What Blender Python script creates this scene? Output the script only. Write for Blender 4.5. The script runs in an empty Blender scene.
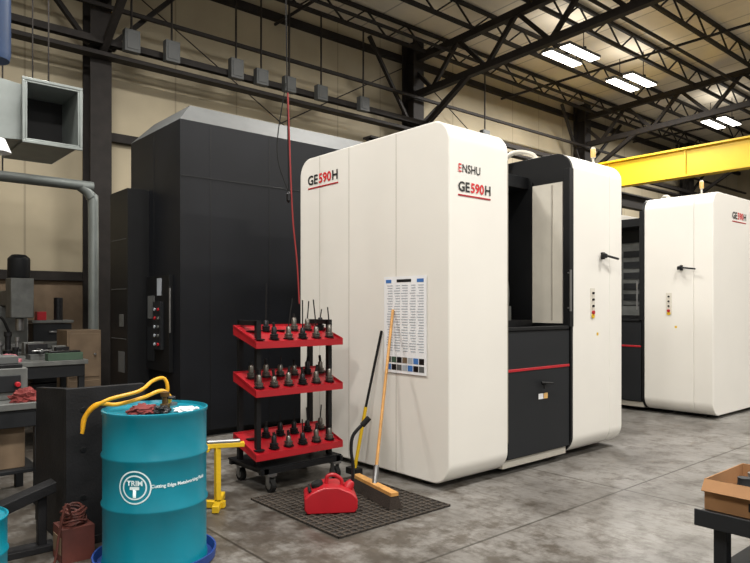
import bpy, bmesh, math, random
from mathutils import Vector, Matrix, Quaternion, noise
random.seed(7)
scene = bpy.context.scene
try:
    scene.view_settings.view_transform = 'Standard'
    scene.view_settings.look = 'None'
except Exception as e:
    print(e)

# ------------------------------------------------------------ materials
def lin(c):
    c = c/255.0
    return c/12.92 if c <= 0.04045 else ((c+0.055)/1.055)**2.4
def mat(name, rgb, rough=0.5, metal=0.0, var=0.12, scale=6.0, bump=0.0, bscale=60.0, emit=0.0, spec=0.5):
    m = bpy.data.materials.new(name); m.use_nodes = True
    nt = m.node_tree; b = nt.nodes['Principled BSDF']
    col = tuple(lin(c) for c in rgb)
    b.inputs['Roughness'].default_value = rough
    b.inputs['Metallic'].default_value = metal
    b.inputs['Specular IOR Level'].default_value = spec
    tc = nt.nodes.new('ShaderNodeTexCoord')
    n = nt.nodes.new('ShaderNodeTexNoise'); n.inputs['Scale'].default_value = scale
    n.inputs['Detail'].default_value = 5
    nt.links.new(tc.outputs['Object'], n.inputs['Vector'])
    r = nt.nodes.new('ShaderNodeValToRGB')
    r.color_ramp.elements[0].position = 0.3; r.color_ramp.elements[1].position = 0.7
    r.color_ramp.elements[0].color = (*[c*(1-var) for c in col], 1)
    r.color_ramp.elements[1].color = (*[min(1, c*(1+var*0.5)) for c in col], 1)
    nt.links.new(n.outputs['Fac'], r.inputs['Fac'])
    nt.links.new(r.outputs['Color'], b.inputs['Base Color'])
    if bump > 0:
        n2 = nt.nodes.new('ShaderNodeTexNoise'); n2.inputs['Scale'].default_value = bscale
        nt.links.new(tc.outputs['Object'], n2.inputs['Vector'])
        bp = nt.nodes.new('ShaderNodeBump'); bp.inputs['Strength'].default_value = bump
        bp.inputs['Distance'].default_value = 0.01
        nt.links.new(n2.outputs['Fac'], bp.inputs['Height'])
        nt.links.new(bp.outputs['Normal'], b.inputs['Normal'])
    if emit > 0:
        b.inputs['Emission Color'].default_value = (*col, 1)
        b.inputs['Emission Strength'].default_value = emit
    return m

WHITE = mat('machine_white_paint', (223,220,213), 0.38, var=0.03, scale=1.5)
WHITE2 = mat('machine_inner_white', (205,200,188), 0.5, var=0.06)
SEAM = mat('panel_seam_grey', (165,160,150), 0.6)
BLACK = mat('black_paint', (15,16,18), 0.5, var=0.2, spec=0.3)
CHAR = mat('charcoal_paint', (27,29,32), 0.55, var=0.15, scale=2, spec=0.3)
TOWER = mat('tower_black_paint', (19,21,26), 0.5, var=0.3, scale=1.5, spec=0.25)
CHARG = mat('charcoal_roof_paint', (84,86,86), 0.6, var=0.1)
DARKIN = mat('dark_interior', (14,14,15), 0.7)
RED = mat('red_paint', (166,20,32), 0.4, var=0.12)
REDTXT = mat('red_label', (200,28,34), 0.5, var=0.0)
BLKTXT = mat('black_label', (16,16,18), 0.5, var=0.0)
TEAL = mat('teal_drum_paint', (6,120,140), 0.32, var=0.15, scale=4)
WTXT = mat('white_label', (215,232,235), 0.5, var=0.0)
STEEL = mat('steel', (140,140,140), 0.35, 0.85)
HOLD = mat('tool_holder_steel', (120,116,110), 0.32, 0.85, var=0.3, scale=30)
DSTEEL = mat('dark_steel', (50,50,52), 0.4, 0.8, var=0.3, scale=30)
IRON = mat('cast_iron_plate', (34,34,36), 0.6, 0.3, var=0.4, scale=5, bump=0.2, spec=0.3)
GALV = mat('galvanized_duct', (128,134,132), 0.45, 0.4, var=0.2, scale=3)
YEL = mat('crane_yellow', (212,174,26), 0.5, var=0.12, scale=2)
YELH = mat('yellow_hose', (225,165,30), 0.4, var=0.15)
WOOD = mat('broom_handle_wood', (190,140,76), 0.55, var=0.2, scale=20)
BRIST = mat('broom_bristles', (44,34,26), 0.9, var=0.4, scale=80, bump=0.8, bscale=200)
CARD = mat('cardboard', (150,110,72), 0.8, var=0.15)
PAPER = mat('white_paper', (225,226,228), 0.7, var=0.04)
BLUEP = mat('blue_print', (60,110,175), 0.6, var=0.1)
GREYP = mat('grey_print', (160,167,175), 0.7, var=0.1)
TRUSS = mat('truss_black_steel', (38,34,32), 0.7, var=0.3, spec=0.3)
RUBBER = mat('rubber_black', (20,20,20), 0.8, spec=0.3)
PINK = mat('shop_rag_pink', (180,106,116), 0.9, var=0.35, scale=12, bump=0.5)
REDRAG = mat('shop_rag_red', (120,48,46), 0.9, var=0.35, scale=12, bump=0.5)
PLY = mat('plywood_brown', (112,94,74), 0.7, var=0.25, scale=5)
GREEN = mat('green_tray_paint', (60,82,66), 0.6, var=0.2)
GREYE = mat('equipment_grey', (104,106,104), 0.5, 0.3, var=0.3, scale=8)
BLUEPAN = mat('blue_spill_pan_plastic', (26,60,130), 0.5)
ORNG = mat('orange_beacon', (225,180,110), 0.3)
BRASS = mat('brass', (100,78,48), 0.4, 0.7)
COPPER = mat('red_cable', (92,46,38), 0.6, var=0.4)
CORD = mat('red_cord', (140,34,34), 0.6)
MATT = mat('floor_grating', (62,54,46), 0.8, var=0.4, scale=9)
MATD = mat('floor_grating_base', (32,28,25), 0.9, var=0.3, scale=9)
LAMP = mat('lamp_diffuser', (255,250,240), 0.5, var=0.0, emit=9.0)
CLTH = mat('blue_plastic', (30,60,100), 0.5)

# floor
def floor_mat():
    m = bpy.data.materials.new('concrete_floor'); m.use_nodes = True
    nt = m.node_tree; b = nt.nodes['Principled BSDF']; L = nt.links
    tc = nt.nodes.new('ShaderNodeTexCoord')
    n = nt.nodes.new('ShaderNodeTexNoise'); n.inputs['Scale'].default_value = 0.9; n.inputs['Detail'].default_value = 9
    n.inputs['Roughness'].default_value = 0.7
    L.new(tc.outputs['Object'], n.inputs['Vector'])
    r = nt.nodes.new('ShaderNodeValToRGB')
    e = r.color_ramp.elements
    e[0].position = 0.3; e[0].color = (lin(82),lin(78),lin(73),1)
    e[1].position = 0.7; e[1].color = (lin(142),lin(140),lin(136),1)
    L.new(n.outputs['Fac'], r.inputs['Fac'])
    n2 = nt.nodes.new('ShaderNodeTexNoise'); n2.inputs['Scale'].default_value = 4; n2.inputs['Detail'].default_value = 12
    n2.inputs['Roughness'].default_value = 0.75
    L.new(tc.outputs['Object'], n2.inputs['Vector'])
    sp = nt.nodes.new('ShaderNodeSeparateXYZ'); L.new(tc.outputs['Object'], sp.inputs[0])
    mr = nt.nodes.new('ShaderNodeMapRange'); mr.inputs['From Min'].default_value = 2.2; mr.inputs['From Max'].default_value = 4.4
    mr.inputs['To Min'].default_value = 0.13; mr.inputs['To Max'].default_value = 0.02
    L.new(sp.outputs[0], mr.inputs['Value'])
    sb = nt.nodes.new('ShaderNodeMath'); sb.operation = 'SUBTRACT'
    L.new(n2.outputs['Fac'], sb.inputs[0]); L.new(mr.outputs['Result'], sb.inputs[1])
    r2 = nt.nodes.new('ShaderNodeValToRGB')
    r2.color_ramp.elements[0].position = 0.34; r2.color_ramp.elements[0].color = (0.28,0.23,0.18,1)
    r2.color_ramp.elements[1].position = 0.49; r2.color_ramp.elements[1].color = (1,1,1,1)
    L.new(sb.outputs[0], r2.inputs['Fac'])
    mx = nt.nodes.new('ShaderNodeMixRGB'); mx.blend_type = 'MULTIPLY'; mx.inputs[0].default_value = 0.85
    L.new(r.outputs['Color'], mx.inputs[1]); L.new(r2.outputs['Color'], mx.inputs[2])
    n3 = nt.nodes.new('ShaderNodeTexNoise'); n3.inputs['Scale'].default_value = 30; n3.inputs['Detail'].default_value = 5
    mp3 = nt.nodes.new('ShaderNodeMapping'); mp3.inputs['Scale'].default_value = (1.0,0.25,1); mp3.inputs['Rotation'].default_value=(0,0,.5)
    L.new(tc.outputs['Object'], mp3.inputs['Vector']); L.new(mp3.outputs['Vector'], n3.inputs['Vector'])
    r3 = nt.nodes.new('ShaderNodeValToRGB')
    r3.color_ramp.elements[0].position = 0.35; r3.color_ramp.elements[0].color = (0.6,0.57,0.53,1)
    r3.color_ramp.elements[1].position = 0.5; r3.color_ramp.elements[1].color = (1,1,1,1)
    L.new(n3.outputs['Fac'], r3.inputs['Fac'])
    mx3 = nt.nodes.new('ShaderNodeMixRGB'); mx3.blend_type = 'MULTIPLY'; mx3.inputs[0].default_value = 0.65
    L.new(mx.outputs['Color'], mx3.inputs[1]); L.new(r3.outputs['Color'], mx3.inputs[2])
    br = nt.nodes.new('ShaderNodeTexBrick'); br.offset = 0
    br.inputs['Scale'].default_value = 1.0
    br.inputs['Brick Width'].default_value = 3.0; br.inputs['Row Height'].default_value = 3.0
    br.inputs['Mortar Size'].default_value = 0.01
    br.inputs['Color1'].default_value = (1,1,1,1); br.inputs['Color2'].default_value = (0.95,0.95,0.95,1)
    br.inputs['Mortar'].default_value = (0.35,0.33,0.3,1)
    mp = nt.nodes.new('ShaderNodeMapping'); mp.inputs['Location'].default_value = (1.0, 0.3, 0)
    L.new(tc.outputs['Object'], mp.inputs['Vector']); L.new(mp.outputs['Vector'], br.inputs['Vector'])
    mx2 = nt.nodes.new('ShaderNodeMixRGB'); mx2.blend_type = 'MULTIPLY'; mx2.inputs[0].default_value = 1
    L.new(mx3.outputs['Color'], mx2.inputs[1]); L.new(br.outputs['Color'], mx2.inputs[2])
    L.new(mx2.outputs['Color'], b.inputs['Base Color'])
    rr = nt.nodes.new('ShaderNodeMapRange'); rr.inputs['To Min'].default_value = 0.28; rr.inputs['To Max'].default_value = 0.6
    L.new(n.outputs['Fac'], rr.inputs['Value']); L.new(rr.outputs['Result'], b.inputs['Roughness'])
    return m
def panel_mat(name, rgb, axis, width, seam=0.03, dark=0.7):
    m = bpy.data.materials.new(name); m.use_nodes = True
    nt = m.node_tree; b = nt.nodes['Principled BSDF']; L = nt.links
    b.inputs['Roughness'].default_value = 0.75
    tc = nt.nodes.new('ShaderNodeTexCoord'); sp = nt.nodes.new('ShaderNodeSeparateXYZ')
    L.new(tc.outputs['Object'], sp.inputs[0])
    dv = nt.nodes.new('ShaderNodeMath'); dv.operation = 'DIVIDE'; dv.inputs[1].default_value = width
    L.new(sp.outputs[axis], dv.inputs[0])
    fr = nt.nodes.new('ShaderNodeMath'); fr.operation = 'FRACT'; L.new(dv.outputs[0], fr.inputs[0])
    lt = nt.nodes.new('ShaderNodeMath'); lt.operation = 'LESS_THAN'; lt.inputs[1].default_value = seam/width
    L.new(fr.outputs[0], lt.inputs[0])
    n = nt.nodes.new('ShaderNodeTexNoise'); n.inputs['Scale'].default_value = 0.8; n.inputs['Detail'].default_value = 6
    L.new(tc.outputs['Object'], n.inputs['Vector'])
    r = nt.nodes.new('ShaderNodeValToRGB'); c = [lin(x) for x in rgb]
    r.color_ramp.elements[0].position = 0.3; r.color_ramp.elements[0].color = (*[x*0.75 for x in c],1)
    r.color_ramp.elements[1].position = 0.7; r.color_ramp.elements[1].color = (*c,1)
    L.new(n.outputs['Fac'], r.inputs['Fac'])
    mx = nt.nodes.new('ShaderNodeMixRGB'); mx.blend_type = 'MULTIPLY'
    mx.inputs[2].default_value = (dark,dark,dark,1)
    L.new(lt.outputs[0], mx.inputs[0]); L.new(r.outputs['Color'], mx.inputs[1])
    L.new(mx.outputs['Color'], b.inputs['Base Color'])
    return m
FLOOR = floor_mat()
WALL = panel_mat('cream_wall_panel', (186,174,148), 0, 1.2, 0.03, 0.72)
CEIL = panel_mat('cream_roof_panel', (236,226,206), 0, 0.9, 0.04, 0.6)

# ------------------------------------------------------------ mesh builder
class B:
    def __init__(self):
        self.bm = bmesh.new(); self.mats = []
    def mi(self, m):
        if m not in self.mats: self.mats.append(m)
        return self.mats.index(m)
    def face(self, vs, i):
        try:
            f = self.bm.faces.new(vs); f.material_index = i
            return f
        except ValueError:
            return None
    def hexa(self, pts, m):
        i = self.mi(m); v = [self.bm.verts.new(p) for p in pts]
        for q in ((3,2,1,0),(4,5,6,7),(0,1,5,4),(1,2,6,5),(2,3,7,6),(3,0,4,7)):
            self.face([v[k] for k in q], i)
    def box(self, x0,x1,y0,y1,z0,z1, m):
        self.hexa([(x0,y0,z0),(x1,y0,z0),(x1,y1,z0),(x0,y1,z0),(x0,y0,z1),(x1,y0,z1),(x1,y1,z1),(x0,y1,z1)], m)
    def bar(self, p0, p1, w, h, m, up=(0,0,1)):
        p0 = Vector(p0); p1 = Vector(p1); d = (p1-p0).normalized(); u = Vector(up)
        if abs(d.dot(u)) > 0.99: u = Vector((0,1,0))
        s = d.cross(u).normalized()*w/2; t = s.cross(d).normalized()*h/2
        self.hexa([p0-s-t,p0+s-t,p0+s+t,p0-s+t,p1-s-t,p1+s-t,p1+s+t,p1-s+t], m)
    def cyl(self, p0, p1, r, m, seg=16, r2=None):
        self.lathe([(r,0),(r if r2 is None else r2,(Vector(p1)-Vector(p0)).length)], p0, m, seg, Vector(p1)-Vector(p0))
    def lathe(self, prof, c, m, seg=24, axis=(0,0,1), cap=True, ms=None):
        c = Vector(c); q = Vector((0,0,1)).rotation_difference(Vector(axis).normalized())
        i = self.mi(m); rings = []
        for r, z in prof:
            if r < 1e-5: rings.append([self.bm.verts.new(c+q@Vector((0,0,z)))])
            else: rings.append([self.bm.verts.new(c+q@Vector((r*math.cos(2*math.pi*k/seg), r*math.sin(2*math.pi*k/seg), z))) for k in range(seg)])
        for j in range(len(rings)-1):
            a, b = rings[j], rings[j+1]; mm = i if ms is None else self.mi(ms[j])
            for k in range(seg):
                k2 = (k+1) % seg
                if len(a) == 1 and len(b) == 1: continue
                if len(a) == 1: self.face([a[0], b[k2], b[k]][::-1], mm)
                elif len(b) == 1: self.face([a[k], a[k2], b[0]], mm)
                else: self.face([a[k], a[k2], b[k2], b[k]], mm)
        if cap:
            if len(rings[0]) > 1: self.face(rings[0][::-1], i)
            if len(rings[-1]) > 1: self.face(rings[-1], i if ms is None else self.mi(ms[-1]))
    def prism(self, poly, axis, a0, a1, m, m_end=None):
        i = self.mi(m); ie = self.mi(m_end) if m_end else i
        def P(p, a):
            return {'x':(a,p[0],p[1]), 'y':(p[0],a,p[1]), 'z':(p[0],p[1],a)}[axis]
        A = [self.bm.verts.new(P(p,a0)) for p in poly]; C = [self.bm.verts.new(P(p,a1)) for p in poly]
        n = len(poly)
        for k in range(n): self.face([A[k],A[(k+1)%n],C[(k+1)%n],C[k]], i)
        self.face(A[::-1], ie); self.face(C, ie)
    def tube(self, pts, r, m, seg=10, smooth=6):
        P = [Vector(p) for p in pts]
        if smooth and len(P) > 2:
            Q = []
            E = [P[0]*2-P[1]]+P+[P[-1]*2-P[-2]]
            for k in range(1, len(E)-2):
                for s in range(smooth):
                    t = s/smooth
                    a,b,c,d = E[k-1],E[k],E[k+1],E[k+2]
                    Q.append(0.5*((2*b)+(c-a)*t+(2*a-5*b+4*c-d)*t*t+(-a+3*b-3*c+d)*t**3))
            Q.append(P[-1]); P = Q
        i = self.mi(m); rings = []
        up = Vector((0.13,0.21,0.97))
        for k, p in enumerate(P):
            d = (P[min(k+1,len(P)-1)]-P[max(k-1,0)]).normalized()
            s = d.cross(up)
            if s.length < 0.05: s = d.cross(Vector((1,0,0)))
            s.normalize(); t = s.cross(d).normalized(); up = t
            rings.append([self.bm.verts.new(p+s*r*math.cos(2*math.pi*j/seg)+t*r*math.sin(2*math.pi*j/seg)) for j in range(seg)])
        for a, b in zip(rings, rings[1:]):
            for j in range(seg): self.face([a[j],a[(j+1)%seg],b[(j+1)%seg],b[j]], i)
        self.face(rings[0][::-1], i); self.face(rings[-1], i)
    def rag(self, c, sx, sy, sz, m, seed=0, sub=4):
        i = self.mi(m); r = bmesh.ops.create_icosphere(self.bm, subdivisions=sub, radius=1.0)
        vs = r['verts']; c = Vector(c)
        for v in vs:
            n = v.co.normalized()
            k = 1+0.4*noise.noise(n*2.2+Vector((seed,0,0)))+0.3*noise.noise(n*5+Vector((0,seed,0)))
            p = n*k
            v.co = c+Vector((p.x*sx, p.y*sy, max(p.z,-0.35)*sz+0.35*sz))
        for f in {f for v in vs for f in v.link_faces}: f.material_index = i
    def obj(self, name, parent=None, bevel=0.0, recenter=True, angle=35, loc=None, rz=0):
        bmesh.ops.recalc_face_normals(self.bm, faces=self.bm.faces)
        me = bpy.data.meshes.new(name)
        co = [v.co for v in self.bm.verts]
        off = Vector((0,0,0))
        if loc is not None:
            off = Vector(loc)
        elif recenter and parent is None:
            xs=[c.x for c in co]; ys=[c.y for c in co]; zs=[c.z for c in co]
            off = Vector(((min(xs)+max(xs))/2,(min(ys)+max(ys))/2,min(zs)))
            for v in self.bm.verts: v.co -= off
        self.bm.to_mesh(me); self.bm.free()
        for m in self.mats: me.materials.append(m)
        for p in me.polygons: p.use_smooth = True
        me.set_sharp_from_angle(angle=math.radians(angle))
        o = bpy.data.objects.new(name, me); scene.collection.objects.link(o)
        o.location = off; o.rotation_euler = (0,0,rz)
        if parent: o.parent = parent
        if bevel > 0:
            md = o.modifiers.new('bevel','BEVEL'); md.width = bevel; md.segments = 2
            md.limit_method = 'ANGLE'; md.angle_limit = math.radians(40); md.harden_normals = False
        return o
def empty(name, loc=(0,0,0), rz=0):
    e = bpy.data.objects.new(name, None); e.empty_display_size = 0.2
    e.location = loc; e.rotation_euler = (0,0,rz); scene.collection.objects.link(e); return e
def rrect(y0,y1,z0,z1,r,n=10):
    pts=[]
    for cy,cz,a0 in ((y1-r,z0+r,-90),(y1-r,z1-r,0),(y0+r,z1-r,90),(y0+r,z0+r,180)):
        for k in range(n+1):
            a=math.radians(a0+90*k/n); pts.append((cy+r*math.cos(a),cz+r*math.sin(a)))
    return pts
def text_mesh(s, size, m, off=0.0, name='lettering'):
    cu = bpy.data.curves.new('t','FONT'); cu.body = s; cu.size = size; cu.offset = off; cu.resolution_u = 3
    o = bpy.data.objects.new('t', cu); scene.collection.objects.link(o)
    bpy.context.view_layer.update()
    dg = bpy.context.evaluated_depsgraph_get()
    me = bpy.data.meshes.new_from_object(o.evaluated_get(dg)); me.name = name
    bpy.data.objects.remove(o)
    me.materials.clear(); me.materials.append(m)
    return me
def label(segs, parent, loc, rot, size, width, name, off=0.003):
    ms=[]; x=0
    for s,m in segs:
        me=text_mesh(s,size,m,off,name); xs=[v.co.x for v in me.vertices]
        for v in me.vertices: v.co.x += x-min(xs)
        x += max(xs)-min(xs)+size*0.12; ms.append(me)
    k = width/(x-size*0.12)
    for me in ms:
        for v in me.vertices: v.co.x *= k
        o=bpy.data.objects.new(name,me); scene.collection.objects.link(o)
        o.parent=parent; o.location=loc; o.rotation_euler=[math.radians(a) for a in rot]

# ------------------------------------------------------------ camera
cam = bpy.data.cameras.new('camera'); co = bpy.data.objects.new('camera', cam); scene.collection.objects.link(co)
cam.sensor_fit='HORIZONTAL'; cam.sensor_width=36; cam.lens=36*650/750
cam.shift_y = (306-281.5)/750; cam.clip_end=200
co.location=(0,0,1.5); co.rotation_euler=(math.radians(90),0,math.radians(49.3-90))
scene.camera=co

# ------------------------------------------------------------ shell
b=B(); b.box(-8,30,-10,11.2,-0.1,0,FLOOR); b.obj('floor',recenter=False)
b=B(); b.box(-8,30,11,11.2,0,7.6,WALL); b.obj('wall_back',recenter=False)
b=B(); b.box(30,30.2,-10,11.2,0,7.6,WALL); b.obj('wall_right',recenter=False)
b=B(); b.box(-8.2,-8,-10,11.2,0,7.6,WALL); b.obj('wall_left',recenter=False)
def zc(y): return 7.6+(11-y)*0.04
b=B(); b.hexa([(-8.2,-10,zc(-10)),(30.2,-10,zc(-10)),(30.2,11.2,zc(11.2)),(-8.2,11.2,zc(11.2)),(-8.2,-10,zc(-10)+.1),(30.2,-10,zc(-10)+.1),(30.2,11.2,zc(11.2)+.1),(-8.2,11.2,zc(11.2)+.1)],CEIL)
b.obj('ceiling',recenter=False)
b=B()
for z in (1.9,4.2,7.1): b.box(-8,30,10.88,11,z,z+0.14,TRUSS)
b.obj('trim_1')
b=B(); b.box(-8,30,10.95,11,0,1.9,PLY); b.obj('trim_2')
for i,X in enumerate((-3.6,3.37,10.3,17.3,24.3)):
    b=B()
    b.box(X-.16,X+.16,10.46,10.49,0,7.5,TRUSS); b.box(X-.16,X+.16,10.82,10.85,0,7.5,TRUSS)
    b.box(X-.012,X+.012,10.49,10.82,0,7.5,TRUSS); b.box(X-.22,X+.22,10.42,10.86,0,0.03,TRUSS)
    b.box(X-.2,X+.2,10.36,10.46,5.5,5.54,TRUSS)
    b.obj('steel_column')
b=B()
def joist(b,p0,p1,depth,step,cw,ww):
    p0=Vector(p0);p1=Vector(p1);L=(p1-p0).length;d=(p1-p0)/L;n=int(L/step);dn=Vector((0,0,-depth))
    b.bar(p0,p1,cw,cw,TRUSS); b.bar(p0+dn,p1+dn,cw,cw,TRUSS)
    for k in range(n):
        a=p0+d*(L*k/n);c=p0+d*(L*(k+.5)/n);e=p0+d*(L*(k+1)/n)
        b.bar(a,c+dn,ww,ww,TRUSS); b.bar(c+dn,e,ww,ww,TRUSS)
for y in [10.2-1.4*k for k in range(13)]:
    joist(b,(-6,y,zc(y)-.07),(29.8,y,zc(y)-.07),0.42,1.1,0.07,0.03)
for X in (3.37,10.3,17.3,24.3):
    joist(b,(X,10.8,zc(10.8)-.55),(X,-9,zc(-9)-.55),0.8,1.5,0.14,0.08)
for y in (9.4,6.2,3,-0.2):
    b.cyl((-6,y,6.9),(29.8,y,6.9),0.035,TRUSS,8)
for X in (6.8,13.8,20.8):
    b.cyl((X,10.9,7.0),(X,-9,7.0),0.03,TRUSS,8)
for X in (3.37,10.3,17.3,24.3):
    b.bar((X,10.45,5.4),(X,8.9,6.35),.1,.1,TRUSS); b.bar((X+.15,10.6,5.6),(X+1.6,10.3,7.1),.07,.07,TRUSS); b.bar((X-.15,10.6,5.6),(X-1.6,10.3,7.1),.07,.07,TRUSS)
b.obj('roof_trusses',angle=30)
root=empty('wall_cable_trunking',(6,10.2,5.5))
b=B()
b.box(-12,23,.0,.12,.0,.10,TRUSS); b.box(-12,23,.05,.26,-.16,-.10,TRUSS); b.box(-12,23,.10,.16,.6,.66,TRUSS)
b.obj('trunking_rail',parent=root)
b=B()
for X in (3.72,4.37,5.53,6.03,6.62,7.35,8.4,12.2):
    x=X-6; h=.34 if X<5.8 else .28
    b.box(x-.12,x+.12,-.13,-.005,-.06,h-.06,CHARG); b.box(x-.09,x+.09,-.14,-.13,-.02,h-.1,CHARG); b.cyl((x,-.07,h-.06),(x,-.07,1.6),.018,TRUSS,8)
b.obj('junction_boxes',parent=root,bevel=.008)
b=B()
b.cyl((3.6,10.75,6.9),(10.1,10.75,3.2),.012,TRUSS,6); b.cyl((3.6,10.75,3.2),(10.1,10.75,6.9),.012,TRUSS,6)
b.cyl((10.5,10.75,6.9),(17.1,10.75,3.2),.012,TRUSS,6)
b.obj('wall_cross_bracing')

# ------------------------------------------------------------ lights
def fixture(X,Y,z=6.55,vis=True,e=260,up=.045):
    r=empty('high_bay_light',(X,Y,z))
    b=B()
    for s in (-.22,.22):
        b.box(-.6,.6,s-.13,s+.13,0.02,0.08,GREYE); b.box(-.58,.58,s-.115,s+.115,0.0,0.02,LAMP)
    b.box(-.03,.03,-.35,.35,.08,.12,TRUSS)
    for s in (-.3,.3): b.cyl((0,s,.12),(0,s,7.58-z),.01,TRUSS,6)
    b.obj('fixture_body',parent=r)
    l=bpy.data.lights.new('lamp','AREA'); l.shape='RECTANGLE'; l.size=1.15; l.size_y=.66; l.energy=e; l.color=(1,.965,.91)
    lo=bpy.data.objects.new('lamp',l); scene.collection.objects.link(lo); lo.parent=r; lo.location=(0,0,-.03)
    u=bpy.data.lights.new('ceiling_fill','AREA'); u.shape='RECTANGLE'; u.size=1.1; u.size_y=.6; u.energy=e*up; u.color=(1,.95,.88)  # upward-facing fill lamp, added to brighten the ceiling
    uo=bpy.data.objects.new('ceiling_fill',u); scene.collection.objects.link(uo); uo.parent=r; uo.location=(0,0,.14); uo.rotation_euler=(math.pi,0,0)
for X in (1.6,6.2): fixture(X,6.3,e=250)  # fixtures out of view; left one added to brighten the upper-left wall
for X in (12.4,15.0,20.3): fixture(X,7.9,6.9,e=330,up=.03)
for X in (-3,1.2,7,13,19): fixture(X,1.2,e=290,up=.08)
for X in (-2,4,10): fixture(X,-4.5,e=340,up=.08)
w=bpy.data.worlds.new('world'); scene.world=w; w.use_nodes=True
w.node_tree.nodes['Background'].inputs[0].default_value=(1,.98,.95,1); w.node_tree.nodes['Background'].inputs[1].default_value=0.42

# ------------------------------------------------------------ CNC machines
def machine(loc,rz,name='cnc_machining_center'):
    r=empty(name,loc,rz)
    RR=.18
    b=B()
    b.prism(rrect(0,2.1,.05,3.01,RR),'x',0,.754,WHITE)
    b.prism(rrect(0,.92,.05,3.01,RR),'x',1.77,2.45,WHITE)
    b.prism(rrect(0,2.1,.05,3.01,RR),'x',2.45,2.70,WHITE)
    b.obj('outer_covers',parent=r,bevel=.010,angle=30)
    b=B()
    for y in (0.62,1.28,1.75): b.box(-.0015,.0,y,y+.005,.06,3.0,SEAM)
    b.box(.754-.012,.754,-.0015,0,.3,2.77,SEAM)
    b.obj('panel_seams',parent=r)
    b=B()
    for x in (.15,.6,1.95,2.55):
        for y in (.35,1.8): b.lathe([(.07,0),(.07,.02),(.03,.03),(.03,.08)],(x,y,0),DSTEEL,16)
    b.box(.3,2.5,.3,2.0,.02,.12,CHAR)
    b.obj('base_feet',parent=r)
    b=B()
    b.prism(rrect(.0,.92,.05,3.01,RR),'x',1.735,1.768,BLACK)
    b.box(1.70,1.768,-.008,.05,1.30,2.84,BLACK)
    b.box(.754,1.70,.0,.06,1.28,1.31,BLACK)
    b.box(.756,1.70,.025,.95,.14,1.28,BLACK)
    b.box(.77,1.72,.012,.03,.15,1.27,CHAR)
    b.box(.77,1.72,.006,.012,.915,.94,RED)
    b.box(.756,1.735,.06,.14,.06,.13,WHITE2)
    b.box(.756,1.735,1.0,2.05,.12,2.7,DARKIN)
    b.box(.756,1.735,.5,2.05,2.7,2.82,BLACK)
    b.box(.754,.80,.3,.34,1.31,2.7,BLACK)
    b.obj('door_and_frame',parent=r,bevel=.004)
    b=B()
    b.box(1.722,1.735,.09,.44,1.33,2.72,WHITE2); b.box(1.715,1.735,.44,.48,1.31,2.76,BLACK)
    b.box(1.71,1.722,.20,.212,1.36,2.70,SEAM)
    b.box(.9,1.6,.96,1.0,1.35,2.5,GREYE)
    for k in range(6): b.box(.95,1.55,.94,.96,1.42+k*.17,1.52+k*.17,CHAR)
    b.box(.85,1.66,.4,.85,1.28,1.36,DSTEEL); b.box(1.05,1.45,.5,.8,1.36,1.5,GREYE)
    b.tube([(1.5,.6,1.37),(1.55,.62,1.7),(1.5,.7,2.1),(1.52,.8,2.6)],.015,GREYE)
    b.cyl((1.68,-.03,1.45),(1.68,-.03,1.85),.012,STEEL,10)
    b.cyl((1.68,-.03,1.48),(1.68,0,1.48),.008,STEEL,8); b.cyl((1.68,-.03,1.82),(1.68,0,1.82),.008,STEEL,8)
    b.cyl((1.28,.012,.78),(1.28,-.035,.78),.012,BLACK,10); b.cyl((1.2,-.035,.80),(1.38,-.035,.78),.010,BLACK,10)
    b.cyl((1.25,-.03,.74),(1.25,-.03,.80),.008,BLACK,8)
    b.box(1.22,1.29,.009,.012,.64,.69,PAPER); b.box(1.30,1.36,.009,.012,.64,.69,ORNG)
    b.obj('door_hardware',parent=r)
    b=B()
    b.box(2.08,2.16,-.004,.0,1.38,1.68,WHITE2)
    for k,m in enumerate((BLACK,BLACK,BLACK,RED)): b.cyl((2.12,-.004,1.63-k*.065),(2.12,-.02,1.63-k*.065),.012 if k<3 else .02,m,14)
    b.cyl((2.12,-.004,1.40),(2.12,-.012,1.40),.025,YEL,16)
    b.box(2.28,2.31,-.03,.0,1.98,2.05,BLACK); b.cyl((2.29,-.04,2.02),(2.5,-.07,1.99),.012,BLACK,8); b.lathe([(.03,0),(.03,.04),(.01,.05)],(2.28,-.04,1.99),BLACK,12)
    b.box(2.2,2.23,-.002,0,1.2,1.23,YEL)
    b.obj('control_buttons',parent=r)
    b=B()
    b.lathe([(.03,0),(.03,.03),(.012,.035),(.012,.1),(.026,.1),(.028,.19),(.018,.21)],(2.47,.2,2.985),WHITE2,16,ms=[WHITE2,WHITE2,WHITE2,WHITE2,ORNG,WHITE2])
    b.tube([(1.9,.5,3.0),(1.85,.55,3.09),(1.7,.7,3.09),(1.6,.9,2.85)],.025,WHITE2)
    b.obj('signal_tower',parent=r)
    seg=[('GE',BLKTXT),('590',REDTXT),('H',BLKTXT)]
    label(seg,r,(-.004,1.955,2.735),(90,0,-90),.13,.5,'side_lettering')
    label(seg,r,(.108,-.004,2.435),(90,0,0),.11,.405,'front_lettering')
    label([('E',REDTXT),('NSHU',BLKTXT)],r,(.11,-.004,2.59),(90,0,0),.095,.27,'brand_lettering',off=.001)
    label(seg,r,(2.704,.62,2.7),(90,0,90),.13,.48,'right_lettering')
    b=B(); b.box(-.004,0,1.45,1.955,2.69,2.703,RED); b.box(.108,.513,-.004,0,2.395,2.408,RED); b.box(2.70,2.704,.62,1.1,2.655,2.668,RED)
    b.obj('label_underline',parent=r)
    return r
machine((3.828,3.546,0),0)
machine((8.86,6.246,0),math.radians(-90))

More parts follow.
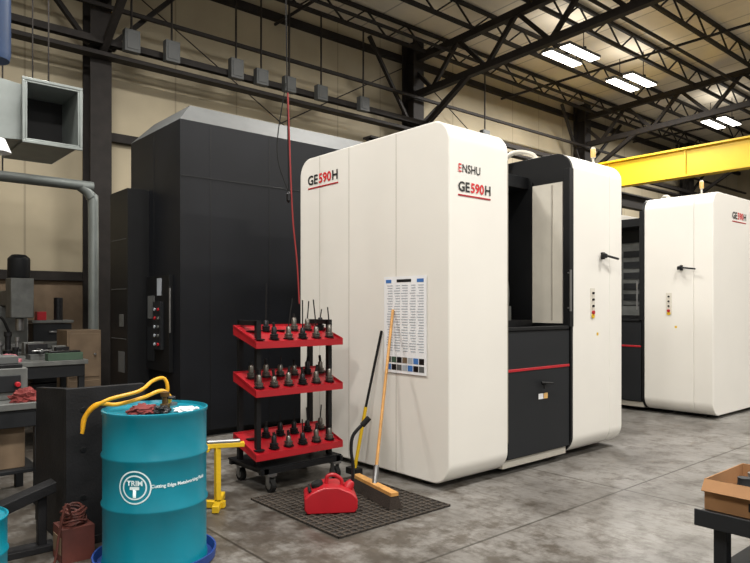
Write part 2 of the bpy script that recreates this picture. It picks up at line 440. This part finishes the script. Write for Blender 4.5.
# poster on machine side
b=B()
b.box(3.818,3.822,3.79,4.315,.92,1.755,PAPER)
x0,x1=3.8165,3.818
for k,(m) in enumerate((DSTEEL,BLUEP,GREYP,PLY,DSTEEL,GREEN,CHARG)):
    b.box(x0,x1,3.815+k*.068,3.875+k*.068,1.01,1.06,m); b.box(x0,x1,3.815+k*.068,3.875+k*.068,.945,.995,(CHARG,DSTEEL,BLUEP,GREYP,CHARG,DSTEEL,BLUEP)[k])
b.box(x0,x1,3.97,4.15,1.705,1.73,BLKTXT); b.box(x0,x1,4.22,4.29,1.70,1.73,BLUEP); b.box(x0,x1,3.82,3.9,1.70,1.73,BLUEP)
for k in range(26): 
    z=1.68-k*.0225
    for j in range(5): b.box(x0,x1,3.82+j*.096,3.82+j*.096+random.uniform(.05,.085),z-.007,z,GREYP)
b.obj('wall_chart_poster')

# black cabinet tower
b=B()
X0,X1,Y0,Y1=3.06,6.2,6.87,8.35
b.box(X0,X1,Y0,Y1,.08,3.58,TOWER)
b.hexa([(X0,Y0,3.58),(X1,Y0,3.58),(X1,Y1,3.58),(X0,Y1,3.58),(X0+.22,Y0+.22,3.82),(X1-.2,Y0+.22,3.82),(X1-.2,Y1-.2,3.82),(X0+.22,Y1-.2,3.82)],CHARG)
b.box(X0+.1,X1-.1,Y0+.1,Y1-.1,0,.08,BLACK)
for x in (3.42,4.2,5.0): b.box(x,x+.01,Y0-.003,Y0,.1,3.55,BLACK)
b.box(X0,X1,Y0-.004,Y0,2.95,2.962,BLACK)
b.box(X0-.004,X0,7.6,7.61,.1,3.55,BLACK)
b.box(2.8,X0,7.75,8.35,0,2.9,BLACK)
for z in (.5,1.1,1.7,2.3): b.box(2.796,2.8,7.8,8.3,z,z+.008,CHARG)
b.box(X0-.05,X0,7.05,7.7,.75,1.85,BLACK)
b.box(X0-.056,X0-.05,7.26,7.38,1.62,1.82,GREYP)
b.box(X0-.09,X0-.05,7.2,7.42,1.0,1.55,CHAR)
for k in range(5):
    for j,m in enumerate((GREYE,GREYP)): b.cyl((X0-.09,7.25+j*.1,1.06+k*.1),(X0-.105,7.25+j*.1,1.06+k*.1),.018,m if (k+j)%4 else RED,10)
b.box(X0-.055,X0-.05,7.46,7.66,1.35,1.62,CHARG); b.box(X0-.055,X0-.05,7.46,7.66,.85,1.25,CHAR)
b.box(2.795,2.8,7.85,8.05,.7,.95,CHARG); b.box(2.795,2.8,7.88,8.02,1.25,1.4,GREYE)
b.cyl((X0-.07,6.98,1.2),(X0-.07,6.98,1.7),.012,STEEL,8)
b.obj('electrical_cabinet',bevel=.01)

# ------------------------------------------------------------ tool cart
b=B()
xa,xb,ya,yb=2.68,3.5,4.5,5.05
for x in (xa+.05,xb-.05):
    for y in (ya+.14,yb-.12): b.box(x-.02,x+.02,y-.02,y+.02,.16,1.38,BLACK)
    b.box(x-.02,x+.02,ya,yb,.15,.19,BLACK); b.box(x-.02,x+.02,ya+.14,yb-.12,1.34,1.38,BLACK)
for y in (ya+.02,yb-.04): b.box(xa,xb,y-.02,y+.02,.15,.19,BLACK)
b.box(xa,xb,ya+.02,yb,.185,.2,BLACK)
for x in (xa+.1,xb-.07):
    for y in (ya+.02,yb-.05):
        b.cyl((x-.02,y,.055),(x+.02,y,.055),.055,RUBBER,18); b.cyl((x-.024,y,.055),(x+.024,y,.055),.03,STEEL,14)
        b.box(x-.03,x-.025,y-.02,y+.03,.05,.13,STEEL); b.box(x+.025,x+.03,y-.02,y+.03,.05,.13,STEEL); b.box(x-.04,x+.04,y-.03,y+.04,.13,.15,STEEL)
def holder(b,p,tl,kind):
    x,y,z=p; M=HOLD if kind%2 else DSTEEL; s=random.uniform(.85,1.2)
    b.lathe([(.010,-.085),(.013,-.07),(.030,-.0),(.036,0),(.036,.010),(.030,.014),(.036,.018),(.036,.027),(.023,.032),(.021,.075*s),(.014,.085*s)],(x,y,z),M,12)
    b.cyl((x,y,z+.08*s),(x+random.uniform(-.06,.06)*tl*3,y,z+.08*s+tl),(.012 if tl<.07 else .0055),RUBBER if kind%3 else DSTEEL,8)
for zf in (1.19,.80,.29):
    y0,y1=ya+.03,yb-.15; dz=.13; x0,x1=xa-.03,xb+.02
    b.hexa([(x0,y0,zf),(x1,y0,zf),(x1,y1,zf+dz),(x0,y1,zf+dz),(x0,y0,zf+.006),(x1,y0,zf+.006),(x1,y1,zf+dz+.006),(x0,y1,zf+dz+.006)],RED)
    b.box(x0,x1,y0-.004,y0,zf-.03,zf+.025,RED); b.box(x0,x1,y1,y1+.004,zf+dz-.04,zf+dz+.02,RED)
    for x in (x0,x1-.004): b.hexa([(x,y0,zf-.03),(x+.004,y0,zf-.03),(x+.004,y1,zf+dz-.06),(x,y1,zf+dz-.06),(x,y0,zf+.03),(x+.004,y0,zf+.03),(x+.004,y1,zf+dz+.02),(x,y1,zf+dz+.02)],RED)
    for rI in range(2):
        t=.22+rI*.48; yy=y0+(y1-y0)*t; zz=zf+dz*t+.02
        for k in range(6):
            xx=x0+.075+k*.142+(rI%2)*.03
            b.lathe([(.046,0),(.046,.006),(.04,.006)],(xx,yy,zz-.012),BLACK,14)
            if random.random()<.08: continue
            tl=random.choice((.03,.05,.06,.08,.12)) if zf<1.1 else random.choice((.04,.08,.16,.24,.32))
            holder(b,(xx,yy,zz),tl,random.randint(0,5))
b.obj('tool_holder_cart')

# ------------------------------------------------------------ floor mat
b=B(); b.box(2.55,3.6,3.32,4.44,0,.008,MATD)
for k in range(19): x=2.55+k*(1.05-.012)/18; b.box(x,x+.012,3.32,4.44,.008,.016,MATT)
for k in range(20): y=3.32+k*(1.12-.012)/19; b.box(2.55,3.6,y,y+.012,.008,.0155,MATT)
b.obj('floor_grate_mat')

# ------------------------------------------------------------ oil can
b=B()
b.prism([(-.17,0),(.17,0),(.19,.03),(.19,.10),(.15,.14),(.05,.185),(-.05,.185),(-.14,.15),(-.19,.11),(-.19,.03)],'y',-.13,.13,RED)
b.lathe([(.045,0),(.045,.03),(.038,.04),(0,.042)],(-.09,0,.165),RUBBER,18,axis=(-.35,0,1))
b.lathe([(.04,0),(.035,.05),(.02,.08)],(.12,0,.13),RED,18,axis=(.6,0,1))
b.tube([(.165,0,.19),(.17,0,.3),(.155,0,.42),(.17,0,.53),(.25,0,.62)],.013,DSTEEL)
b.cyl((.235,0,.60),(.29,0,.66),.022,RUBBER,12)
b.tube([(-.03,0,.175),(-.02,0,.235),(.03,0,.245),(.08,0,.21),(.085,0,.16)],.014,RED)
b.tube([(-.15,-.09,.15),(-.155,0,.165),(-.15,.09,.15)],.012,RUBBER)
b.obj('red_oil_can',bevel=.018,loc=(2.86,3.83,.016),rz=math.radians(-33))

# ------------------------------------------------------------ brooms
b=B()
b.box(-.032,.032,-.31,.31,.09,.115,WOOD)
b.hexa([(-.055,-.33,.0),(.055,-.33,.0),(.055,.33,.0),(-.055,.33,.0),(-.034,-.305,.09),(.034,-.305,.09),(.034,.305,.09),(-.034,.305,.09)],BRIST)
a=math.radians(-12)
bx,by=3.28,3.82
hx,hy=3.805-bx,4.185-by
lx=hx*math.cos(-a)-hy*math.sin(-a); ly=hx*math.sin(-a)+hy*math.cos(-a)
b.cyl((0,0,.10),(lx,ly,1.45),.0125,WOOD,12); b.cyl((0,0,.10),(lx*.1,ly*.1,.235),.02,STEEL,12)
b.obj('push_broom',loc=(bx,by,.016),rz=a)
b=B()
b.cyl((3.65,4.52,.05),(3.72,4.45,.6),.016,YEL,12); b.cyl((3.72,4.45,.6),(3.81,4.34,1.28),.012,RUBBER,12)
b.box(3.61,3.69,4.46,4.6,.0,.055,RUBBER)
b.obj('floor_squeegee')

# ------------------------------------------------------------ drums
def drum(c,name,decor=True):
    root=empty(name,c)
    b=B(); R=.292
    pr=[(.27,0),(R+.006,0),(R+.006,.02),(R,.03),(R,.33),(R+.009,.345),(R+.009,.355),(R,.37),(R,.61),(R+.009,.625),(R+.009,.635),(R,.65),(R,.86),(R+.006,.868),(R+.007,.885),(R-.004,.888),(R-.01,.87),(0,.868)]
    b.lathe(pr,(0,0,0),TEAL,64)
    b.lathe([(.035,.868),(.035,.885),(0,.886)],(.15,.12,0),STEEL,16)
    b.obj('drum_shell',parent=root,angle=50)
    if not decor: return root
    def wrap(me,ang,z,rr=R+.0015):
        for v in me.vertices:
            a=ang+v.co.x/R; zz=z+v.co.y
            v.co=Vector((rr*math.cos(a),rr*math.sin(a),zz))
        o=bpy.data.objects.new('drum_lettering',me); scene.collection.objects.link(o); o.parent=root
    def t(s,size,m,ang,z,off=0.0,rr=R+.0015):
        me=text_mesh(s,size,m,off); xs=[v.co.x for v in me.vertices]; cx=(min(xs)+max(xs))/2
        for v in me.vertices: v.co.x-=cx
        wrap(me,ang,z,rr)
    def ring(r0,r1,m,ang,z,rr,kk=None):
        bm=bmesh.new(); n=48
        A=[bm.verts.new((r0*math.cos(2*math.pi*k/n),r0*math.sin(2*math.pi*k/n),0)) for k in range(n)]
        C=[bm.verts.new((r1*math.cos(2*math.pi*k/n),r1*math.sin(2*math.pi*k/n),0)) for k in range(n)]
        for k in range(n): bm.faces.new([A[k],C[k],C[(k+1)%n],A[(k+1)%n]])
        me=bpy.data.meshes.new('ring'); bm.to_mesh(me); bm.free(); me.materials.append(m); wrap(me,ang,z,rr)
    ea=math.radians(-134)
    ring(.084,.092,WTXT,ea,.49,R+.0015); ring(.060,.068,WTXT,ea,.49,R+.0015)
    t('TRIM',.040,WTXT,ea,.50,.001); t('T',.075,WTXT,ea,.438,.005)
    t('Cutting Edge Metalworking Fluids',.026,WTXT,math.radians(-82),.485,.0008)
    return root
dcx,dcy=1.525,3.766
dr=drum((dcx,dcy,.015),'steel_drum')
b=B()
b.lathe([(.0,0),(.31,0),(.345,.01),(.35,.06),(.34,.06),(.33,.014),(0,.014)],(dcx,dcy,0),BLUEPAN,40,cap=False)
b.obj('drum_spill_pan')
Rv=Vector((.758,-.652,0)); Fv=Vector((.652,.758,0)); dc=Vector((dcx,dcy,-.045))
def D(r,f,z): return dc+Rv*r+Fv*f+Vector((0,0,z))
b=B()
b.tube([D(-.41,-.05,.82),D(-.40,-.05,.89),D(-.33,-.05,.97),D(-.22,-.02,.965),D(-.08,.02,1.0),D(.0,.1,1.03),D(.04,.14,.99),D(.03,.16,.953)],.012,YELH)
b.tube([D(-.39,-.1,.81),D(-.36,-.1,.92),D(-.25,-.1,1.0),D(-.1,.0,1.04),D(-.05,.1,1.09),D(0,.15,1.10),D(.02,.16,1.04),D(.0,.17,.955)],.011,YELH)
b.obj('yellow_air_hose')
b=B(); b.rag(D(-.02,-.14,.932),.085,.06,.035,REDRAG,2); b.rag(D(.07,-.12,.932),.05,.04,.03,DSTEEL,7); b.obj('red_shop_rag')
b=B(); b.rag(D(.19,-.03,.932),.07,.055,.015,PAPER,5); b.obj('paper_towel')
b=B(); b.lathe([(.03,0),(.03,.03),(.018,.035),(.018,.07),(.026,.075),(.026,.10),(.012,.105),(0,.105)],D(.05,.02,.932),BRASS,14); b.cyl(D(.05,.02,1.0),D(.11,.02,1.0),.01,DSTEEL,8); b.obj('drum_pump_valve')
dr2=drum((.47,3.42,.0),'steel_drum.001',False)
dr2.scale=(.7,.7,.62)

# ------------------------------------------------------------ black angle plate
b=B()
b.box(1.17,1.66,4.28,4.34,.0,.985,IRON)
b.box(1.17,1.66,4.34,5.03,.0,.07,IRON)
b.prism([(4.34,.07),(5.03,.07),(5.0,.93),(4.34,.985)],'x',1.17,1.22,IRON)
b.prism([(4.34,.07),(4.9,.07),(4.34,.9)],'x',1.61,1.66,IRON)
b.box(1.15,1.68,4.26,4.36,.0,.05,IRON)
for z in (.3,.6,.85):
    for x in (1.27,1.42,1.57): b.cyl((x,4.279,z),(x,4.276,z),.018,BLACK,12)
b.obj('machinist_angle_plate',bevel=.006)
b=B()
b.prism([(.55,.25),(1.12,.42),(1.12,.36),(.6,.19)],'y',4.3,4.42,IRON)
b.box(.55,1.12,4.3,4.42,.0,.04,IRON); b.bar((.62,4.36,.04),(.62,4.36,.24),.05,.05,IRON); b.bar((1.05,4.36,.04),(1.05,4.36,.37),.05,.05,IRON)
b.obj('fixture_bracket',bevel=.004)
b=B()
b.box(1.08,1.26,4.03,4.22,0,.2,COPPER); b.box(1.075,1.08,4.05,4.2,.05,.15,PLY)
for k in range(6):
    pts=[(1.17+(.06+.01*math.sin(k*2))*math.cos(a_*.7),4.125+.075*math.sin(a_*.7),.215+k*.016+.01*math.sin(a_*2+k)) for a_ in range(10)]
    b.tube(pts,.007,COPPER,6,4)
b.tube([(1.14,4.06,.26),(1.09,3.99,.36),(1.06,4.02,.18),(1.03,4.03,.01),(.95,4.1,.01)],.007,COPPER,6,4)
b.obj('red_cable_crate')

# ------------------------------------------------------------ yellow stand
b=B()
b.bar((2.18,4.3,.03),(2.4,4.62,.03),.05,.05,YEL); b.bar((2.3,4.38,.03),(2.18,4.5,.03),.05,.05,YEL)
b.bar((2.27,4.44,.05),(2.27,4.44,.46),.04,.04,YEL); b.bar((2.14,4.5,.46),(2.45,4.36,.46),.05,.035,YEL)
b.bar((2.16,4.42,.44),(2.3,4.6,.44),.05,.03,YEL)
b.cyl((2.2,4.47,.485),(2.42,4.37,.485),.02,STEEL,12)
b.obj('yellow_support_stand',bevel=.004)

# ------------------------------------------------------------ workbenches
def bench(x0,x1,y0,y1,z,name):
    b=B(); b.box(x0,x1,y0,y1,z-.05,z,GREYE)
    for x in (x0+.03,x1-.09):
        for y in (y0+.03,y1-.09): b.box(x,x+.06,y,y+.06,0,z-.05,CHAR)
    b.box(x0+.05,x1-.05,y0+.05,y1-.05,.25,.28,CHAR); b.box(x0+.03,x1-.03,y0+.02,y0+.04,z-.18,z-.05,CHAR)
    x=x0+.15
    while x<x1-.35:
        w_=random.uniform(.15,.3); b.box(x,x+w_,y0+.12,y1-.15,.28,.28+random.uniform(.15,.4),random.choice((CHAR,GREYE,PLY,DSTEEL))); x+=w_+.04
    return b.obj(name,bevel=.005)
bench(.2,2.25,7.4,8.2,.92,'workbench'); bench(.2,1.34,5.35,6.1,.78,'work_table')
def vise(x,y,z,s=1):
    b=B(); b.box(x-.09*s,x+.09*s,y-.2*s,y+.2*s,z,z+.05*s,GREYE); b.box(x-.09*s,x+.09*s,y+.06*s,y+.16*s,z+.05*s,z+.16*s,GREYE)
    b.box(x-.09*s,x+.09*s,y-.1*s,y,z+.05*s,z+.15*s,DSTEEL); b.cyl((x,y-.1*s,z+.09*s),(x,y-.26*s,z+.09*s),.018*s,STEEL,10); b.cyl((x-.09*s,y-.25*s,z+.09*s),(x+.09*s,y-.25*s,z+.09*s),.01*s,STEEL,8)
    b.obj('machine_vise',bevel=.004)
vise(1.84,7.9,.92,1.1); vise(2.1,7.9,.92,.8)
b=B(); b.rag((1.50,7.5,.92),.10,.06,.06,PINK,9); b.rag((1.38,7.54,.92),.07,.05,.045,PINK,12); b.obj('pink_shop_rag')
b=B(); b.box(1.85,2.2,7.42,7.55,.92,1.0,GREEN); b.box(1.87,2.18,7.44,7.53,1.0,1.02,DSTEEL); b.obj('green_parts_tray',bevel=.004)
b=B()
for (x,y,r_,h) in ((1.46,7.82,.07,.2),(1.6,8.05,.05,.3),(1.44,8.05,.06,.36),(1.62,7.78,.04,.14),(1.3,7.75,.06,.12),(1.2,8.0,.09,.28),(1.66,7.9,.03,.24)):
    b.lathe([(r_,0),(r_,h*.3),(r_*.6,h*.34),(r_*.6,h*.8),(r_*.8,h*.82),(r_*.8,h),(0,h)],(x,y,.92),random.choice((STEEL,DSTEEL,GREYE)),16)
b.box(1.5,1.68,7.62,7.72,.92,.97,GREYE)
b.tube([(1.25,7.9,1.18),(1.35,7.85,1.34),(1.5,7.9,1.38),(1.6,8.0,1.22)],.015,RUBBER)
b.obj('machined_parts')
b=B(); b.box(.85,1.25,5.6,5.95,.78,1.02,GREYE); b.box(.9,1.2,5.58,5.6,.84,.97,CHAR); b.cyl((.95,5.57,.9),(.95,5.54,.9),.03,STEEL,14); b.box(.88,1.22,5.62,5.9,1.02,1.05,DSTEEL); b.box(.98,1.2,5.66,5.86,1.05,1.11,CHARG); b.cyl((1.17,5.57,.9),(1.17,5.53,.9),.02,RED,12); b.obj('bench_gauge_unit',bevel=.006)
b=B(); b.rag((1.2,5.44,.78),.10,.055,.07,REDRAG,4); b.obj('bench_shop_rag')
b=B()
b.box(.5,.75,5.5,5.8,.78,.84,DSTEEL); b.cyl((.62,5.65,.84),(.62,5.65,1.3),.04,GREYE,14); b.box(.54,.72,5.5,5.78,1.3,1.48,GREYE); b.cyl((.62,5.55,1.1),(.62,5.55,1.3),.02,STEEL,10); b.obj('bench_drill_press',bevel=.005)
b=B()
b.box(2.32,2.72,8.45,8.9,0,1.2,PLY); b.box(2.34,2.70,8.44,8.45,.62,1.16,PLY); b.box(2.34,2.70,8.44,8.45,.05,.58,PLY); b.cyl((2.64,8.44,.9),(2.64,8.41,.9),.015,STEEL,8)
b.obj('plywood_cabinet',bevel=.005)
b=B()
b.prism([(-.35,0),(.35,0),(.35,.12),(.2,.2),(.2,1.5),(-.15,1.5),(-.2,.2),(-.35,.12)],'y',-.25,.25,GREYE)
b.box(-.75,.75,-.75,-.45,.95,1.03,GREYE); b.box(-.2,.2,-.7,-.25,.75,.95,GREYE); b.box(-.12,.12,-.6,-.3,.2,.75,DSTEEL)
b.box(-.12,.12,-.75,.35,1.5,1.7,GREYE); b.box(-.13,.13,-.85,-.55,1.35,1.85,GREYE); b.cyl((0,-.7,1.35),(0,-.7,1.18),.05,STEEL,16)
b.lathe([(.12,0),(.13,.02),(.13,.25),(.08,.3),(0,.3)],(0,-.66,1.85),CHAR,20)
for s in (-.78,.78): b.cyl((s-.03,-.6,.99),(s+.03,-.6,.99),.09,STEEL,20)
b.obj('milling_machine',bevel=.012,loc=(1.95,9.85,0))
b=B()
x0=2.28
for z in (0,.42,.84): b.box(x0,x0+.5,9.9,10.25,z+.01,z+.41,CHAR); b.box(x0+.2,x0+.35,9.88,9.9,z+.28,z+.31,STEEL)
b.box(x0-.02,x0+.52,9.88,10.27,1.26,1.3,GREYE); b.box(2.34,2.46,9.95,10.1,1.3,1.42,RED); b.cyl((2.64,10.05,1.3),(2.64,10.05,1.62),.06,DSTEEL,14)
b.obj('tool_drawer_cabinet',bevel=.005)

# ------------------------------------------------------------ duct and pipe
b=B()
x0,x1,y0,y1,z0,z1=1.667,2.21,7.57,8.7,3.25,3.88; t=.02
b.box(x0,x1,y0,y1,z1-t,z1,GALV); b.box(x0,x1,y0,y1,z0,z0+t,GALV); b.box(x0,x0+t,y0,y1,z0+t,z1-t,GALV); b.box(x1-t,x1,y0,y1,z0+t,z1-t,GALV)
b.box(x0+t,x1-t,y0+.6,y0+.62,z0+t,z1-t,DARKIN)
for a in ((x0-.03,x1+.03,z1,z1+.03),(x0-.03,x1+.03,z0-.03,z0)): b.box(a[0],a[1],y0-.005,y0+.02,a[2],a[3],GALV)
b.box(x0-.03,x0,y0-.005,y0+.02,z0,z1,GALV); b.box(x1,x1+.03,y0-.005,y0+.02,z0,z1,GALV)
b.hexa([(.6,7.7,3.2),(x0,7.7,3.27),(x0,8.6,3.27),(.6,8.6,3.2),(.6,7.7,4.0),(x0,7.7,3.86),(x0,8.6,3.86),(.6,8.6,4.0)],GALV)
b.box(-1.0,.6,7.65,8.65,3.15,4.05,GALV)
for x in (.3,1.95):
    for y in (7.8,8.5): b.cyl((x,y,3.86),(x,y,7.6),.01,TRUSS,6)
b.obj('ventilation_duct',bevel=.004)
b=B()
b.tube([(-2,9.36,3.15),(2.5,9.36,3.15),(2.75,9.36,3.12),(2.88,9.36,3.0),(2.91,9.36,2.75),(2.91,9.36,.0)],.07,GALV,14)
for x in (0,1.8): b.cyl((x,9.36,3.2),(x,9.36,7.4),.01,TRUSS,6)
b.obj('overhead_pipe')
b=B()
b.lathe([(.0,0),(.07,.0),(.12,-.12),(.10,-.12),(.05,-.01)],(1.18,6.4,2.95),PAPER,20,cap=False); b.cyl((1.18,6.4,2.95),(1.18,6.4,7.77),.008,TRUSS,6)
b.obj('pendant_lamp')
b=B()
b.lathe([(.0,0),(.13,.0),(.14,.05),(.14,.75),(.1,.8),(0,.8)],(1.08,6.03,3.5),CLTH,24); b.cyl((1.08,6.03,4.3),(1.08,6.03,7.79),.01,TRUSS,6)
b.obj('blue_hoist_canister')
b=B()
b.tube([(3.16,4.94,7.82),(3.18,4.92,4.5),(3.2,4.9,2.5)],.006,RUBBER,6); b.lathe([(.006,0),(.022,.02),(.022,.08),(.006,.1)],(3.2,4.9,2.42),DSTEEL,12)
b.tube([(3.19,4.9,3.4),(3.22,4.88,2.4),(3.26,4.86,1.9),(3.28,4.85,1.52)],.007,CORD,6)
b.tube([(3.2,4.9,2.5),(3.14,5.0,2.9),(3.2,4.95,3.5)],.005,RUBBER,6)
b.obj('hanging_pull_cord')

# ------------------------------------------------------------ crane
b=B()
b.box(15.85,16.15,-8,9.35,4.62,4.66,YEL); b.box(15.85,16.15,-8,9.35,5.28,5.32,YEL); b.box(15.93,16.07,-8,9.35,4.66,5.28,YEL)
for y in [-7+k*2 for k in range(9)]: b.box(15.9,15.93,y,y+.03,4.66,5.28,YEL)
b.box(15.2,16.8,9.35,9.7,4.76,5.2,YEL)
b.obj('overhead_crane_girder')
b=B()
b.box(8,29.8,9.42,9.66,4.35,4.39,TRUSS); b.box(8,29.8,9.42,9.66,4.71,4.75,TRUSS); b.box(8,29.8,9.52,9.56,4.39,4.71,TRUSS)
for X in (10.3,17.3,24.3): b.box(X-.1,X+.1,9.5,10.45,4.2,4.35,TRUSS); b.box(X-.12,X+.12,9.45,9.6,0,4.35,TRUSS)
b.obj('crane_runway_beam')
b=B()
for x in (12,14,16):
    for y in (8.0,8.8): b.box(x,x+.08,y,y+.08,0,3.0,CLTH)
for z in (.2,1.1,2.0,2.9): b.box(12,16.1,8.0,8.9,z,z+.07,TRUSS)
for z in (.27,1.17,2.07,2.97):
    x=12.15
    while x<15.6:
        w_=random.uniform(.3,.8); b.box(x,x+w_,8.15,8.75,z,z+random.uniform(.3,.75),random.choice((GREYE,CARD,CHAR,CLTH))); x+=w_+.1
b.obj('pallet_rack')

# ------------------------------------------------------------ steel table with box (right)
b=B()
b.box(3.23,4.3,.3,1.38,.46,.5,DSTEEL)
for x in (3.3,4.18):
    for y in (.36,1.26): b.box(x,x+.06,y,y+.06,0,.46,CHAR)
b.box(3.3,4.24,.36,1.32,.2,.23,CHAR)
b.box(3.225,3.235,.3,1.38,.44,.52,CHAR)
b.obj('steel_cart_table',bevel=.003)
b=B()
x0,x1,y0,y1,z0,z1=3.32,3.8,.95,1.37,.502,.65
b.box(x0,x1,y0,y1,z0,z0+.006,CARD); b.box(x0,x0+.006,y0,y1,z0+.006,z1,CARD); b.box(x1-.006,x1,y0,y1,z0+.006,z1,CARD)
b.box(x0+.006,x1-.006,y0,y0+.006,z0+.006,z1,CARD); b.box(x0+.006,x1-.006,y1-.006,y1,z0+.006,z1,CARD)
b.hexa([(x0,y0,z1),(x0+.005,y0,z1),(x0+.005,y1,z1),(x0,y1,z1),(x0-.04,y0,z1-.05),(x0-.035,y0,z1-.055),(x0-.035,y1,z1-.055),(x0-.04,y1,z1-.05)],CARD)
for k in range(3):
    for j in range(2): b.lathe([(.05,0),(.05,.1),(.03,.13),(.03,.16),(0,.16)],(x0+.09+k*.13,y0+.12+j*.15,z0+.007),(PAPER,CHAR,STEEL)[(k+j)%3],16)
b.box(x0-.001,x0,y0+.1,y0+.22,z0+.03,z0+.07,BLKTXT)
b.obj('cardboard_box')
